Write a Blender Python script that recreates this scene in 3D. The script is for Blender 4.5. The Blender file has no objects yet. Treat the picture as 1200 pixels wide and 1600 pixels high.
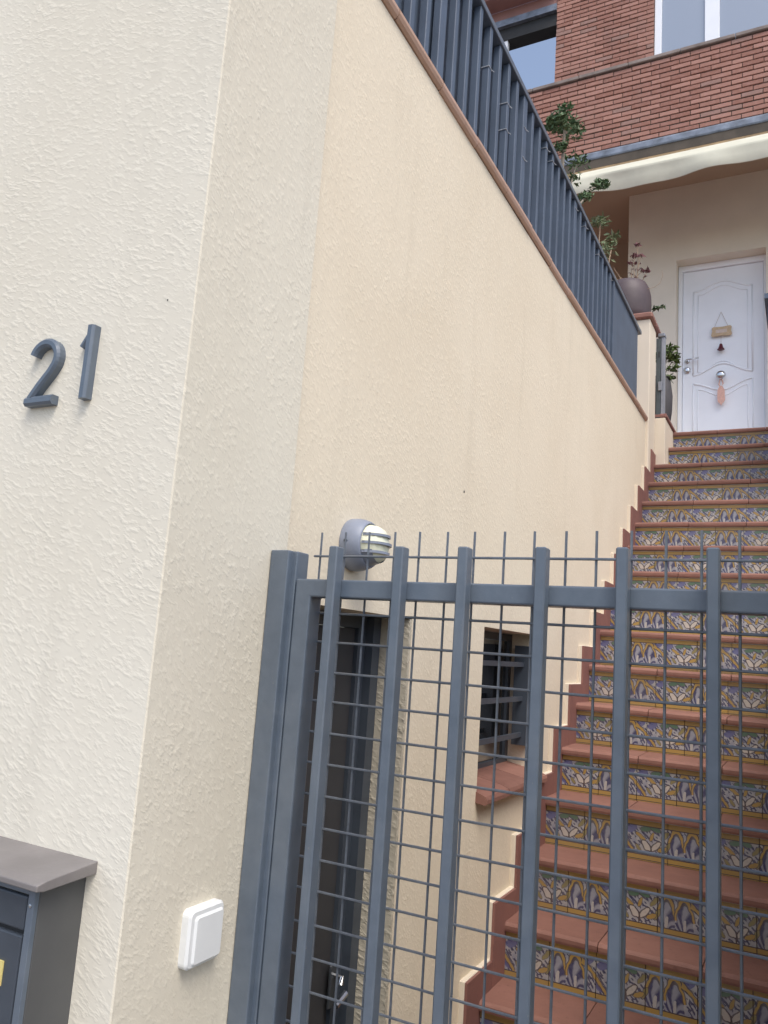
import bpy, bmesh, math, random
from mathutils import Vector, Matrix

C = bpy.context.scene.collection
S = bpy.context.scene
EZ = 1.55                      # eye height; the measurements below are given relative to the eye
R = random.Random(7)
PI = math.pi

# ------------------------------------------------------------------ camera, sky, sun, exposure
cam = bpy.data.objects.new("camera", bpy.data.cameras.new("camera"))
C.objects.link(cam)
cam.matrix_world = Matrix(((0.8851, 0.0159, 0.4652, 0), (0.4600, -0.1812, -0.8692, 0), (0, 0, 0, 0), (0, 0, 0, 1)))
_x = 600.0; _y = 800.0; _f = 1245.0
def _d(px, py):
    v = Vector((px - _x, -(py - _y), -_f)); v.normalize(); return v
_Y = _d(1260, 1060); _Z = _d(1120, -6500); _Z = (_Z - _Y * _Z.dot(_Y)).normalized(); _X = _Y.cross(_Z)
cam.matrix_world = Matrix(((_X[0], _X[1], _X[2], 0), (_Y[0], _Y[1], _Y[2], 0), (_Z[0], _Z[1], _Z[2], EZ), (0, 0, 0, 1)))
cam.data.sensor_fit = 'VERTICAL'; cam.data.sensor_height = 24.0; cam.data.lens = _f / 1600.0 * 24.0
cam.data.clip_start = 0.02; cam.data.clip_end = 500
S.camera = cam

w = bpy.data.worlds.new("World"); S.world = w; w.use_nodes = True
wn = w.node_tree.nodes; wl = w.node_tree.links
bg = wn['Background']
sky = wn.new('ShaderNodeTexSky'); sky.sky_type = 'NISHITA'; sky.sun_disc = False
SUN_EL = math.radians(58); SUN_ROT = math.radians(132)
sky.sun_elevation = SUN_EL; sky.sun_rotation = SUN_ROT; sky.air_density = 1.0; sky.dust_density = 3.0; sky.ozone_density = 1.0
hs = wn.new('ShaderNodeHueSaturation'); hs.inputs['Saturation'].default_value = 0.85
wl.new(sky.outputs[0], hs.inputs['Color']); wl.new(hs.outputs[0], bg.inputs[0]); bg.inputs[1].default_value = 0.15

sun = bpy.data.objects.new("sun", bpy.data.lights.new("sun", 'SUN')); C.objects.link(sun)
sun.data.energy = 1.0; sun.data.angle = math.radians(28); sun.data.color = (1.0, 0.96, 0.90)
# direction to the sun: Nishita rotation is clockwise from +Y
_s = Vector((math.sin(SUN_ROT) * math.cos(SUN_EL), math.cos(SUN_ROT) * math.cos(SUN_EL), math.sin(SUN_EL)))
sun.rotation_euler = _s.to_track_quat('Z', 'Y').to_euler(); sun.location = (0, -5, 12)

S.view_settings.view_transform = 'Standard'; S.view_settings.look = 'None'
S.view_settings.exposure = 0.70; S.view_settings.gamma = 1; S.view_settings.use_curve_mapping = False
S.render.filter_size = 1.8
S.cycles.max_bounces = 8; S.cycles.diffuse_bounces = 5

# ------------------------------------------------------------------ material helpers
class X:
    """A shader value; arithmetic on it writes Math nodes."""
    def __init__(s, nt, sock): s.nt = nt; s.k = sock
    def _m(s, op, *a, clamp=False):
        n = s.nt.nodes.new('ShaderNodeMath'); n.operation = op; n.use_clamp = clamp
        for i, v in enumerate((s,) + a):
            if isinstance(v, X): s.nt.links.new(v.k, n.inputs[i])
            else: n.inputs[i].default_value = v
        return X(s.nt, n.outputs[0])
    def __add__(s, o): return s._m('ADD', o)
    __radd__ = __add__
    def __sub__(s, o): return s._m('SUBTRACT', o)
    def __rsub__(s, o): return (s * -1) + o
    def __mul__(s, o): return s._m('MULTIPLY', o)
    __rmul__ = __mul__
    def __truediv__(s, o): return s._m('DIVIDE', o)
    def sin(s): return s._m('SINE')
    def abs(s): return s._m('ABSOLUTE')
    def sqrt(s): return s._m('SQRT')
    def gt(s, v): return s._m('GREATER_THAN', v)
    def lt(s, v): return s._m('LESS_THAN', v)
    def atan2(s, o): return s._m('ARCTAN2', o)
    def mn(s, o): return s._m('MINIMUM', o)
    def mx(s, o): return s._m('MAXIMUM', o)
    def clamp(s): return s._m('ADD', 0.0, clamp=True)

def rgb(nt, c):
    n = nt.nodes.new('ShaderNodeRGB'); n.outputs[0].default_value = (*c, 1); return n.outputs[0]
def mix(nt, fac, a, b):
    n = nt.nodes.new('ShaderNodeMix'); n.data_type = 'RGBA'
    if isinstance(fac, X): nt.links.new(fac.k, n.inputs[0])
    elif isinstance(fac, (int, float)): n.inputs[0].default_value = fac
    else: nt.links.new(fac, n.inputs[0])
    for i, v in ((6, a), (7, b)):
        if isinstance(v, tuple): n.inputs[i].default_value = (*v, 1)
        else: nt.links.new(v, n.inputs[i])
    return n.outputs[2]
def ramp(nt, fac, lo, hi):
    n = nt.nodes.new('ShaderNodeMapRange'); n.inputs[1].default_value = lo; n.inputs[2].default_value = hi
    nt.links.new(fac.k if isinstance(fac, X) else fac, n.inputs[0]); return X(nt, n.outputs[0])
def noise(nt, vec, scale, detail=3, rough=0.5, dist=0):
    n = nt.nodes.new('ShaderNodeTexNoise'); n.inputs['Scale'].default_value = scale; n.inputs['Detail'].default_value = detail
    n.inputs['Roughness'].default_value = rough; n.inputs['Distortion'].default_value = dist
    if vec is not None: nt.links.new(vec, n.inputs['Vector'])
    return X(nt, n.outputs[0])
def objco(nt): return nt.nodes.new('ShaderNodeTexCoord').outputs['Object']
def worldpos(nt): return nt.nodes.new('ShaderNodeNewGeometry').outputs['Position']
def sep(nt, v):
    n = nt.nodes.new('ShaderNodeSeparateXYZ'); nt.links.new(v, n.inputs[0]); return [X(nt, o) for o in n.outputs]
def comb(nt, a, b, c):
    n = nt.nodes.new('ShaderNodeCombineXYZ')
    for i, v in enumerate((a, b, c)):
        if isinstance(v, X): nt.links.new(v.k, n.inputs[i])
        else: n.inputs[i].default_value = v
    return n.outputs[0]
def bump(nt, h, strength, distance, prev=None):
    n = nt.nodes.new('ShaderNodeBump'); n.inputs['Strength'].default_value = strength; n.inputs['Distance'].default_value = distance
    nt.links.new(h.k if isinstance(h, X) else h, n.inputs['Height'])
    if prev is not None: nt.links.new(prev, n.inputs['Normal'])
    return n.outputs[0]
def newmat(name, rough=0.6, metal=0.0, spec=0.5):
    m = bpy.data.materials.new(name); m.use_nodes = True
    b = m.node_tree.nodes['Principled BSDF']
    b.inputs['Roughness'].default_value = rough; b.inputs['Metallic'].default_value = metal
    b.inputs['Specular IOR Level'].default_value = spec
    return m, m.node_tree, b
def setc(nt, b, c):
    if isinstance(c, tuple): b.inputs['Base Color'].default_value = (*c, 1)
    else: nt.links.new(c, b.inputs['Base Color'])
def islrand(nt):
    g = nt.nodes.new('ShaderNodeNewGeometry'); o = nt.nodes.new('ShaderNodeObjectInfo')
    a = X(nt, g.outputs['Random Per Island']) + X(nt, o.outputs['Random'])
    return a._m('FRACT')

def simple(name, col, rough=0.6, metal=0.0, var=0.12, scale=9, bmp=0.0, spec=0.5):
    """Plain surface with mottled wear."""
    m, nt, b = newmat(name, rough, metal, spec)
    p = worldpos(nt)
    f = ramp(nt, noise(nt, p, scale, 4, 0.6), 0.3, 0.7)
    setc(nt, b, mix(nt, f, tuple(c * (1 - var) for c in col), tuple(min(1, c * (1 + var)) for c in col)))
    if bmp: nt.links.new(bump(nt, noise(nt, p, 140, 3), bmp, 0.001), b.inputs['Normal'])
    return m

def stucco(name, col, col2, strength, fine=1.0):
    """Dashed render: lumps dragged into short slanting strokes, soft stains."""
    m, nt, b = newmat(name, 0.92, 0, 0.2)
    x, y, z = sep(nt, worldpos(nt))
    u = x * 0.62 + y; wob = noise(nt, worldpos(nt), 3, 2)
    a = (u - z) * 0.7071; c = (u + z) * 0.7071 + (wob - 0.5) * 0.05
    n1 = noise(nt, comb(nt, a * 72 * fine, c * 128 * fine, x * 6), 1.0, 2, 0.5)
    n2 = noise(nt, comb(nt, a * 120 * fine, c * 170 * fine, x * 6), 1.0, 1, 0.5)
    n3 = noise(nt, worldpos(nt), 14, 3, 0.5)
    patch = ramp(nt, noise(nt, worldpos(nt), 6.0, 2), 0.34, 0.62) * 0.6 + 0.4
    lump = ramp(nt, n1, 0.48, 0.74)
    h = lump * patch + n2 * 0.12 + n3 * 0.9
    nt.links.new(bump(nt, h, strength, 0.006), b.inputs['Normal'])
    st = ramp(nt, noise(nt, worldpos(nt), 1.6, 4, 0.55, 0.4), 0.35, 0.68)
    cc = mix(nt, st, col, col2)
    drip = noise(nt, comb(nt, x * 9.0, y * 9.0, z * 0.8), 1.0, 4, 0.6)
    cc = mix(nt, ramp(nt, drip, 0.56, 0.74) * 0.30, cc, tuple(v * 0.80 for v in col2))
    cc = mix(nt, lump * 0.5, cc, tuple(min(1, v * 1.07) for v in col))
    cc = mix(nt, ramp(nt, n2, 0.62, 0.70) * 0.12, cc, tuple(v * 0.6 for v in col2))
    setc(nt, b, cc)
    return m

M = {}
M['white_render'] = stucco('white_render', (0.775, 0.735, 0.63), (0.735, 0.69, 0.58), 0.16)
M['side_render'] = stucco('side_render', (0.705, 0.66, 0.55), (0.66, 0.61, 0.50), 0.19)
M['cream_render'] = stucco('cream_render', (0.76, 0.675, 0.53), (0.715, 0.625, 0.48), 0.17)
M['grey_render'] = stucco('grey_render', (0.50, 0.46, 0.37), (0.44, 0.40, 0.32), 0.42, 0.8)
M['smooth_cream'] = simple('smooth_cream', (0.70, 0.62, 0.50), 0.85, var=0.04, scale=2.5, bmp=0.15)
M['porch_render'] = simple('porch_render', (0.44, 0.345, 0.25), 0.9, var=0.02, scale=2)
M['house_render'] = simple('house_render', (0.74, 0.68, 0.57), 0.88, var=0.05, scale=2.0, bmp=0.15)
def painted_steel():
    m, nt, b = newmat('blue_steel', 0.38, 0, 0.8)
    p = worldpos(nt)
    c = mix(nt, ramp(nt, noise(nt, p, 26, 4, 0.6), 0.3, 0.7), (0.090, 0.118, 0.155), (0.115, 0.146, 0.187))
    chips = ramp(nt, noise(nt, p, 120, 3, 0.7), 0.70, 0.73)
    c = mix(nt, chips * 0.6, c, (0.22, 0.21, 0.20))
    dust = ramp(nt, noise(nt, p, 5, 4, 0.7), 0.5, 0.8)
    c = mix(nt, dust * 0.35, c, (0.20, 0.22, 0.235))
    setc(nt, b, c)
    nt.links.new((dust * 0.3 + 0.34).k, b.inputs['Roughness'])
    h = noise(nt, p, 70, 3) * 0.5 + noise(nt, p, 300, 2) * 0.35 - chips * 0.6
    nt.links.new(bump(nt, h, 0.35, 0.0012), b.inputs['Normal'])
    return m
M['blue_steel'] = painted_steel()
M['blue_sheet'] = simple('blue_sheet', (0.080, 0.110, 0.160), 0.55, 0.0, var=0.12, scale=7, bmp=0.1)
M['dark_steel'] = simple('dark_steel', (0.035, 0.04, 0.047), 0.5, 0.0, var=0.2, scale=8)
M['dull_bronze'] = simple('dull_bronze', (0.088, 0.09, 0.09), 0.6, 0.0, var=0.12, scale=6)
M['mail_front'] = simple('mail_front', (0.052, 0.064, 0.082), 0.45, 0.0, var=0.12, scale=14, bmp=0.1)
M['slate_door'] = simple('slate_door', (0.042, 0.042, 0.045), 0.6, 0.0, var=0.1, scale=6)
M['mail_roof'] = simple('mail_roof', (0.20, 0.185, 0.18), 0.5, 0.0, var=0.12, scale=14, bmp=0.2)
M['wire'] = simple('wire', (0.15, 0.17, 0.20), 0.32, 0.3, var=0.15, scale=60)
M['terracotta'] = None
M['white_paint'] = simple('white_paint', (0.86, 0.89, 0.94), 0.35, var=0.03, scale=3)
M['white_plastic'] = simple('white_plastic', (0.76, 0.78, 0.78), 0.3, var=0.03, scale=12)
M['chrome'] = simple('chrome', (0.6, 0.62, 0.65), 0.18, 1.0, var=0.05, scale=20)
M['awning_cloth'] = simple('awning_cloth', (0.62, 0.61, 0.50), 0.85, var=0.07, scale=5)
M['slab_stone'] = simple('slab_stone', (0.085, 0.07, 0.055), 0.85, var=0.3, scale=5, bmp=0.3)
M['ochre_edge'] = simple('ochre_edge', (0.36, 0.25, 0.14), 0.85, var=0.25, scale=7)
M['zinc'] = simple('zinc', (0.17, 0.20, 0.25), 0.5, 0.2, var=0.4, scale=9)
M['coping_stone'] = simple('coping_stone', (0.24, 0.20, 0.18), 0.85, var=0.25, scale=8)
M['eave_red'] = simple('eave_red', (0.34, 0.19, 0.17), 0.85, var=0.1, scale=4)
M['eave_pink'] = simple('eave_pink', (0.52, 0.36, 0.34), 0.85, var=0.08, scale=4)
M['mortar'] = simple('mortar', (0.17, 0.11, 0.09), 0.95, var=0.25, scale=12)
M['pot_brown'] = simple('pot_brown', (0.085, 0.062, 0.068), 0.55, var=0.15, scale=10)
M['pot_grey'] = simple('pot_grey', (0.07, 0.065, 0.068), 0.6, var=0.15, scale=10)
M['soil'] = simple('soil', (0.04, 0.028, 0.02), 0.95, var=0.3, scale=40)
M['stem'] = simple('stem', (0.22, 0.19, 0.15), 0.9, var=0.2, scale=40)
M['dry_stem'] = simple('dry_stem', (0.40, 0.29, 0.20), 0.9, var=0.2, scale=40)
M['red_leaf'] = simple('red_leaf', (0.16, 0.06, 0.065), 0.7, var=0.3, scale=60)
M['wood'] = simple('wood', (0.56, 0.42, 0.27), 0.7, var=0.12, scale=50)
M['pale_print'] = simple('pale_print', (0.62, 0.52, 0.46), 0.7, var=0.1, scale=60)
M['pink_tag'] = simple('pink_tag', (0.74, 0.45, 0.37), 0.7, var=0.15, scale=80)
M['bell_red'] = simple('bell_red', (0.10, 0.012, 0.025), 0.35, var=0.2, scale=60)
M['string'] = simple('string', (0.5, 0.45, 0.43), 0.9, var=0.1, scale=60)
M['yellow_card'] = simple('yellow_card', (0.72, 0.60, 0.22), 0.6, var=0.06, scale=40)
M['lamp_grey'] = simple('lamp_grey', (0.23, 0.26, 0.33), 0.42, 0.0, var=0.08, scale=25, bmp=0.1)
M['pavement'] = simple('pavement', (0.22, 0.20, 0.185), 0.9, var=0.15, scale=3, bmp=0.3)
M['sage_steel'] = simple('sage_steel', (0.07, 0.085, 0.09), 0.5, 0.2, var=0.2, scale=12)
M['silver_steel'] = simple('silver_steel', (0.27, 0.28, 0.31), 0.4, 0.4, var=0.15, scale=12)
M['lid_grey'] = simple('lid_grey', (0.24, 0.24, 0.25), 0.5, 0.0, var=0.1, scale=12)
M['tie'] = simple('tie', (0.35, 0.38, 0.42), 0.4, var=0.05)
M['interior_dark'] = simple('interior_dark', (0.03, 0.032, 0.035), 0.8, var=0.2, scale=5)

def terracotta(name, a, b_, rough=0.62):
    m, nt, b = newmat(name, rough, 0, 0.35)
    p = worldpos(nt)
    r = islrand(nt)
    f = ramp(nt, noise(nt, p, 11, 4, 0.65), 0.3, 0.7) * 0.45 + r * 0.6
    c = mix(nt, f.clamp(), a, b_)
    f2 = ramp(nt, noise(nt, p, 45, 3, 0.6), 0.6, 0.75) * 0.35
    c = mix(nt, f2, c, tuple(v * 0.6 for v in a))
    setc(nt, b, c)
    nt.links.new(bump(nt, noise(nt, p, 60, 3), 0.25, 0.002), b.inputs['Normal'])
    return m
M['terracotta'] = terracotta('terracotta', (0.185, 0.088, 0.068), (0.30, 0.150, 0.115))
M['terracotta_dark'] = terracotta('terracotta_dark', (0.19, 0.088, 0.076), (0.25, 0.12, 0.10))
M['coping_clay'] = terracotta('coping_clay', (0.42, 0.27, 0.19), (0.50, 0.335, 0.26))
def brick_mat():
    m, nt, b = newmat('brick', 0.85, 0, 0.3)
    p = worldpos(nt); r = islrand(nt)
    c = mix(nt, r, (0.29, 0.140, 0.105), (0.43, 0.235, 0.185))
    c = mix(nt, ramp(nt, r, 0.93, 0.94) * 0.55, c, (0.22, 0.16, 0.14))
    c = mix(nt, ramp(nt, noise(nt, p, 22, 4, 0.65), 0.45, 0.75) * 0.35, c, (0.50, 0.30, 0.28))
    c = mix(nt, ramp(nt, noise(nt, p, 1.7, 3, 0.6), 0.56, 0.75) * 0.45, c, (0.21, 0.15, 0.13))
    setc(nt, b, c)
    nt.links.new(bump(nt, noise(nt, p, 90, 3), 0.35, 0.003), b.inputs['Normal'])
    return m
M['brick'] = brick_mat()

def leaf_mat(name, a, b_):
    m, nt, b = newmat(name, 0.55, 0, 0.4)
    setc(nt, b, mix(nt, islrand(nt), a, b_))
    return m
M['leaf_dark'] = leaf_mat('leaf_dark', (0.045, 0.095, 0.035), (0.13, 0.20, 0.09))
M['leaf_olive'] = leaf_mat('leaf_olive', (0.045, 0.075, 0.015), (0.12, 0.17, 0.045))
M['leaf_pale'] = leaf_mat('leaf_pale', (0.12, 0.17, 0.08), (0.22, 0.24, 0.13))

def glass(name, tint, rough=0.03):
    m, nt, b = newmat(name, rough, 0, 1.0)
    setc(nt, b, tint); b.inputs['IOR'].default_value = 1.75
    return m
M['window_glass'] = glass('window_glass', (0.26, 0.31, 0.39))
M['dark_glass'] = glass('dark_glass', (0.012, 0.014, 0.016), 0.08)
def opal():
    m, nt, b = newmat('opal_glass', 0.5, 0, 0.35)
    setc(nt, b, (0.80, 0.80, 0.62)); b.inputs['Subsurface Weight'].default_value = 0.15; b.inputs['Subsurface Radius'].default_value = (0.02, 0.02, 0.015)
    return m
M['opal_glass'] = opal()

def tile_mat():
    """Glazed frieze tile, two tiles to the repeat: scrolls, acanthus, leaves and flowers on grey white."""
    m, nt, b = newmat('painted_tile', 0.22, 0, 0.5)
    uvn = nt.nodes.new('ShaderNodeUVMap'); uvn.uv_map = 'UVMap'
    u, v, _ = sep(nt, uvn.outputs[0])
    wv = comb(nt, u, v, 0.0)
    wob = noise(nt, wv, 5, 2) - 0.5
    wob2 = noise(nt, comb(nt, u + 7.3, v + 3.1, 0.0), 6, 2) - 0.5
    uu = u + wob * 0.09; vv = v + wob2 * 0.09
    def dist(cx, cy, sx=1.0, sy=1.0):
        a = (uu - cx) * sx; c = (vv - cy) * sy
        return (a * a + c * c).sqrt()
    def ell(cx, cy, ang, la, lb):
        a = uu - cx; c = vv - cy; ca, sa = math.cos(ang), math.sin(ang)
        p = (a * ca + c * sa) / la; q = (c * ca - a * sa) / lb
        return (p * p + q * q).lt(1.0)
    navy = (0.022, 0.026, 0.10); blue = (0.10, 0.11, 0.30); lil = (0.33, 0.345, 0.41); pale = (0.54, 0.52, 0.48)
    gold = (0.47, 0.30, 0.065); brn = (0.085, 0.06, 0.055); green = (0.10, 0.20, 0.12); cream = (0.64, 0.58, 0.50); olive = (0.30, 0.25, 0.09)
    col = mix(nt, ramp(nt, noise(nt, wv, 7, 3), 0.35, 0.65), pale, lil)
    # short slanting navy strokes on the white ground
    for (fa, fb, fr, sd, th) in ((0.75, 0.9, 50.0, 4.0, 0.50), (1.0, 0.7, 66.0, 9.0, 0.53)):
        hat = ((uu * fa + vv * fb) * fr).sin().gt(0.2) * noise(nt, comb(nt, u * 6.0, v * 6.0, sd), 1.0, 1).gt(th)
        col = mix(nt, hat * 0.88, col, navy)
    for (cx, cy, an, la, lb) in ((0.14, 0.74, 0.5, 0.15, 0.09), (0.05, 0.30, -0.9, 0.14, 0.07), (1.84, 0.76, 0.4, 0.12, 0.07)):
        col = mix(nt, ell(cx, cy, an, la, lb) * 0.85, col, blue)
    # acanthus fans inside the two arches
    for (cx, rx) in ((1.18, 0.19), (1.56, 0.20)):
        a_ = (uu - cx) / rx; c_ = (vv - 0.16) / 0.66
        r_ = (a_ * a_ + c_ * c_).sqrt(); th_ = (vv - 0.10).atan2(uu - cx)
        rib = ((th_ * 11.0) + r_ * 5.0).sin()
        fan = mix(nt, ramp(nt, rib, -0.5, 0.6), (0.035, 0.04, 0.13), (0.34, 0.35, 0.40))
        col = mix(nt, r_.lt(0.95) * vv.gt(0.14) * 0.95, col, fan)
        col = mix(nt, ell(cx, 0.27, 1.45, 0.14, 0.035), col, pale)
        rg = (r_ - 1.0).abs()
        col = mix(nt, rg.lt(0.17) * vv.gt(0.36) * 0.8, col, brn)
        col = mix(nt, rg.lt(0.075) * vv.gt(0.36), col, gold)
    # long falling scroll from the arch to the foot of the next tile
    for sh in (0.0, 2.0):
        t_ = (uu + sh - 1.70) / 0.52
        fall = 0.74 - t_ * 0.42 - t_ * t_ * 0.16
        dd = (vv - fall).abs(); lim = t_.gt(0.0) * t_.lt(1.05)
        col = mix(nt, dd.lt(0.085) * lim * 0.8, col, brn)
        col = mix(nt, dd.lt(0.042) * lim, col, gold)
    # leaves and flower
    for (cx, cy, an, la, lb, cc) in ((0.92, 0.66, 0.9, 0.13, 0.045, olive), (0.98, 0.40, 1.1, 0.13, 0.045, olive), (0.86, 0.34, 0.5, 0.12, 0.04, gold),
                                     (0.36, 0.58, -0.6, 0.12, 0.04, gold), (0.48, 0.78, 0.3, 0.12, 0.065, green), (0.70, 0.80, -0.4, 0.12, 0.06, green),
                                     (0.62, 0.60, 1.2, 0.10, 0.035, gold), (0.30, 0.30, -0.9, 0.10, 0.035, olive)):
        col = mix(nt, ell(cx, cy, an, la + 0.018, lb + 0.018) * 0.7, col, brn)
        col = mix(nt, ell(cx, cy, an, la, lb), col, cc)
    for (cx, cy, an, la, lb) in ((0.49, 0.38, -0.85, 0.14, 0.055), (0.71, 0.38, 0.85, 0.14, 0.055)):
        col = mix(nt, ell(cx, cy, an, la + 0.03, lb + 0.03) * 0.8, col, brn)
        col = mix(nt, ell(cx, cy, an, la, lb), col, cream)
    col = mix(nt, ell(0.60, 0.27, 1.57, 0.13, 0.022), col, brn)
    # soft smudges of the glaze
    col = mix(nt, ramp(nt, noise(nt, wv, 16, 3, 0.6), 0.5, 0.78) * 0.30, col, (0.20, 0.19, 0.19))
    # borders
    col = mix(nt, v.lt(0.16), col, brn); col = mix(nt, v.lt(0.135), col, gold); col = mix(nt, v.lt(0.04), col, brn); col = mix(nt, v.lt(0.02), col, gold)
    col = mix(nt, v.gt(0.825), col, brn); col = mix(nt, v.gt(0.85), col, gold); col = mix(nt, v.gt(0.965), col, pale)
    # glaze wear
    r = islrand(nt)
    col = mix(nt, r * 0.22 + 0.16, col, (0.13, 0.12, 0.12))
    setc(nt, b, col)
    nt.links.new(bump(nt, noise(nt, wv, 9, 2), 0.2, 0.003), b.inputs['Normal'])
    return m
M['painted_tile'] = tile_mat()

# ------------------------------------------------------------------ geometry helpers
class G:
    def __init__(s): s.v = []; s.f = []; s.m = []; s.uv = None; s.smooth = False
    def add(s, vs, fs, mi=0):
        o = len(s.v); s.v += [tuple(v) for v in vs]; s.f += [tuple(i + o for i in f) for f in fs]; s.m += [mi] * len(fs); return s
    def box(s, x0, x1, y0, y1, z0, z1, mi=0, ch=0.0):
        if ch <= 0:
            return s.add([(x0,y0,z0),(x1,y0,z0),(x1,y1,z0),(x0,y1,z0),(x0,y0,z1),(x1,y0,z1),(x1,y1,z1),(x0,y1,z1)],
                         [(0,3,2,1),(4,5,6,7),(0,1,5,4),(1,2,6,5),(2,3,7,6),(3,0,4,7)], mi)
        bm = bmesh.new(); bmesh.ops.create_cube(bm, size=1.0)
        for v in bm.verts: v.co = Vector(((x0+x1)/2 + v.co.x*(x1-x0), (y0+y1)/2 + v.co.y*(y1-y0), (z0+z1)/2 + v.co.z*(z1-z0)))
        bmesh.ops.bevel(bm, geom=bm.edges[:], offset=ch, segments=1, affect='EDGES')
        bm.verts.index_update()
        s.add([v.co[:] for v in bm.verts], [[v.index for v in f.verts] for f in bm.faces], mi); bm.free(); return s
    def prism(s, pts, axis, a, b, mi=0):
        """Extrude a polygon; pts are the two other coordinates in order, counter-clockwise or not."""
        def P(p, t):
            return (t, p[0], p[1]) if axis == 'x' else ((p[0], t, p[1]) if axis == 'y' else (p[0], p[1], t))
        n = len(pts)
        vs = [P(p, a) for p in pts] + [P(p, b) for p in pts]
        fs = [tuple(range(n))[::-1], tuple(range(n, 2*n))] + [(i, (i+1) % n, n+(i+1) % n, n+i) for i in range(n)]
        return s.add(vs, fs, mi)
    def tube(s, pts, r, n=8, mi=0, cap=True):
        pts = [Vector(p) for p in pts]; rs = r if isinstance(r, (list, tuple)) else [r]*len(pts)
        rings = []
        for i, p in enumerate(pts):
            d = (pts[min(i+1, len(pts)-1)] - pts[max(i-1, 0)]).normalized()
            up = Vector((0,0,1)) if abs(d.z) < 0.9 else Vector((1,0,0))
            a = d.cross(up).normalized(); b = d.cross(a).normalized()
            rings.append([p + (a*math.cos(2*PI*k/n + PI/n) + b*math.sin(2*PI*k/n + PI/n))*rs[i] for k in range(n)])
        vs = [v for r_ in rings for v in r_]
        fs = [(i*n+k, i*n+(k+1) % n, (i+1)*n+(k+1) % n, (i+1)*n+k) for i in range(len(pts)-1) for k in range(n)]
        if cap: fs += [tuple(range(n))[::-1], tuple(range((len(pts)-1)*n, len(pts)*n))]
        return s.add(vs, fs, mi)
    def lathe(s, prof, c, axis='z', n=32, mi=0):
        """prof: (radius, along) pairs."""
        c = Vector(c); vs = []
        for (r, t) in prof:
            for k in range(n):
                a = 2*PI*k/n; ca, sa = r*math.cos(a), r*math.sin(a)
                vs.append(c + (Vector((ca, sa, t)) if axis == 'z' else (Vector((t, ca, sa)) if axis == 'x' else Vector((ca, t, sa)))))
        fs = [(i*n+k, i*n+(k+1) % n, (i+1)*n+(k+1) % n, (i+1)*n+k) for i in range(len(prof)-1) for k in range(n)]
        fs += [tuple(range(n))[::-1], tuple(range((len(prof)-1)*n, len(prof)*n))]
        return s.add(vs, fs, mi)
    def cells(s, xs, ys, zs, solid, mi=0):
        """Solid cells of a grid, outer faces only (for walls with openings)."""
        nx, ny, nz = len(xs)-1, len(ys)-1, len(zs)-1
        S_ = {(i,j,k) for i in range(nx) for j in range(ny) for k in range(nz) if solid((xs[i]+xs[i+1])/2, (ys[j]+ys[j+1])/2, (zs[k]+zs[k+1])/2)}
        idx = {}
        def V(i,j,k):
            if (i,j,k) not in idx: idx[(i,j,k)] = len(s.v); s.v.append((xs[i], ys[j], zs[k]))
            return idx[(i,j,k)]
        for (i,j,k) in S_:
            for d, q in (((-1,0,0), ((0,0,0),(0,0,1),(0,1,1),(0,1,0))), ((1,0,0), ((1,0,0),(1,1,0),(1,1,1),(1,0,1))),
                         ((0,-1,0), ((0,0,0),(1,0,0),(1,0,1),(0,0,1))), ((0,1,0), ((0,1,0),(0,1,1),(1,1,1),(1,1,0))),
                         ((0,0,-1), ((0,0,0),(0,1,0),(1,1,0),(1,0,0))), ((0,0,1), ((0,0,1),(1,0,1),(1,1,1),(0,1,1)))):
                if (i+d[0], j+d[1], k+d[2]) not in S_:
                    s.f.append(tuple(V(i+a, j+b, k+c) for a,b,c in q)); s.m.append(mi)
        return s

def mesh_of(g, name, mats, base=(0,0,0)):
    me = bpy.data.meshes.new(name)
    b = Vector(base)
    me.from_pydata([(v[0]-b[0], v[1]-b[1], v[2]-b[2]) for v in g.v], [], g.f)
    for m in (mats if isinstance(mats, (list, tuple)) else [mats]): me.materials.append(M[m] if isinstance(m, str) else m)
    for p, mi in zip(me.polygons, g.m): p.material_index = mi; p.use_smooth = g.smooth
    bm = bmesh.new(); bm.from_mesh(me); bmesh.ops.recalc_face_normals(bm, faces=bm.faces[:]); bm.to_mesh(me); bm.free()
    return me

def thing(name, label, cat, base, group=None):
    o = bpy.data.objects.new(name, None); C.objects.link(o)
    o.location = (base[0], base[1], base[2] + EZ); o.empty_display_size = 0.1
    o['label'] = label; o['category'] = cat
    if group: o['group'] = group
    o['_b'] = list(base)
    return o
def wb(o):
    """Eye-relative base point of an object."""
    return Vector(o['_b'])
def part(name, g, mats, parent, label=None, kind=None, bevel=0.0, at=None):
    """Part mesh: g is in eye-relative coordinates; its origin is put at `at`, else at the parent's base."""
    pb = wb(parent); ob = Vector(at) if at is not None else pb
    o = bpy.data.objects.new(name, mesh_of(g, name, mats, ob)); C.objects.link(o)
    o.parent = parent; o.location = ob - pb; o['_b'] = list(ob)
    if label: o['label'] = label
    if kind: o['kind'] = kind
    if bevel:
        md = o.modifiers.new('bevel', 'BEVEL'); md.width = bevel; md.segments = 2; md.limit_method = 'ANGLE'; md.angle_limit = math.radians(40)
    return o
def piece(name, me, parent, pos, rot=None):
    o = bpy.data.objects.new(name, me); C.objects.link(o); o.parent = parent
    o.location = Vector(pos) - wb(parent)
    if rot: o.rotation_euler = rot
    return o
def single(name, g, mats, label, cat, base, group=None, bevel=0.0):
    o = bpy.data.objects.new(name, mesh_of(g, name, mats, base)); C.objects.link(o)
    o.location = (base[0], base[1], base[2]+EZ); o['label'] = label; o['category'] = cat; o['_b'] = list(base)
    if group: o['group'] = group
    if bevel:
        md = o.modifiers.new('bevel', 'BEVEL'); md.width = bevel; md.segments = 2; md.limit_method = 'ANGLE'
    return o
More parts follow.
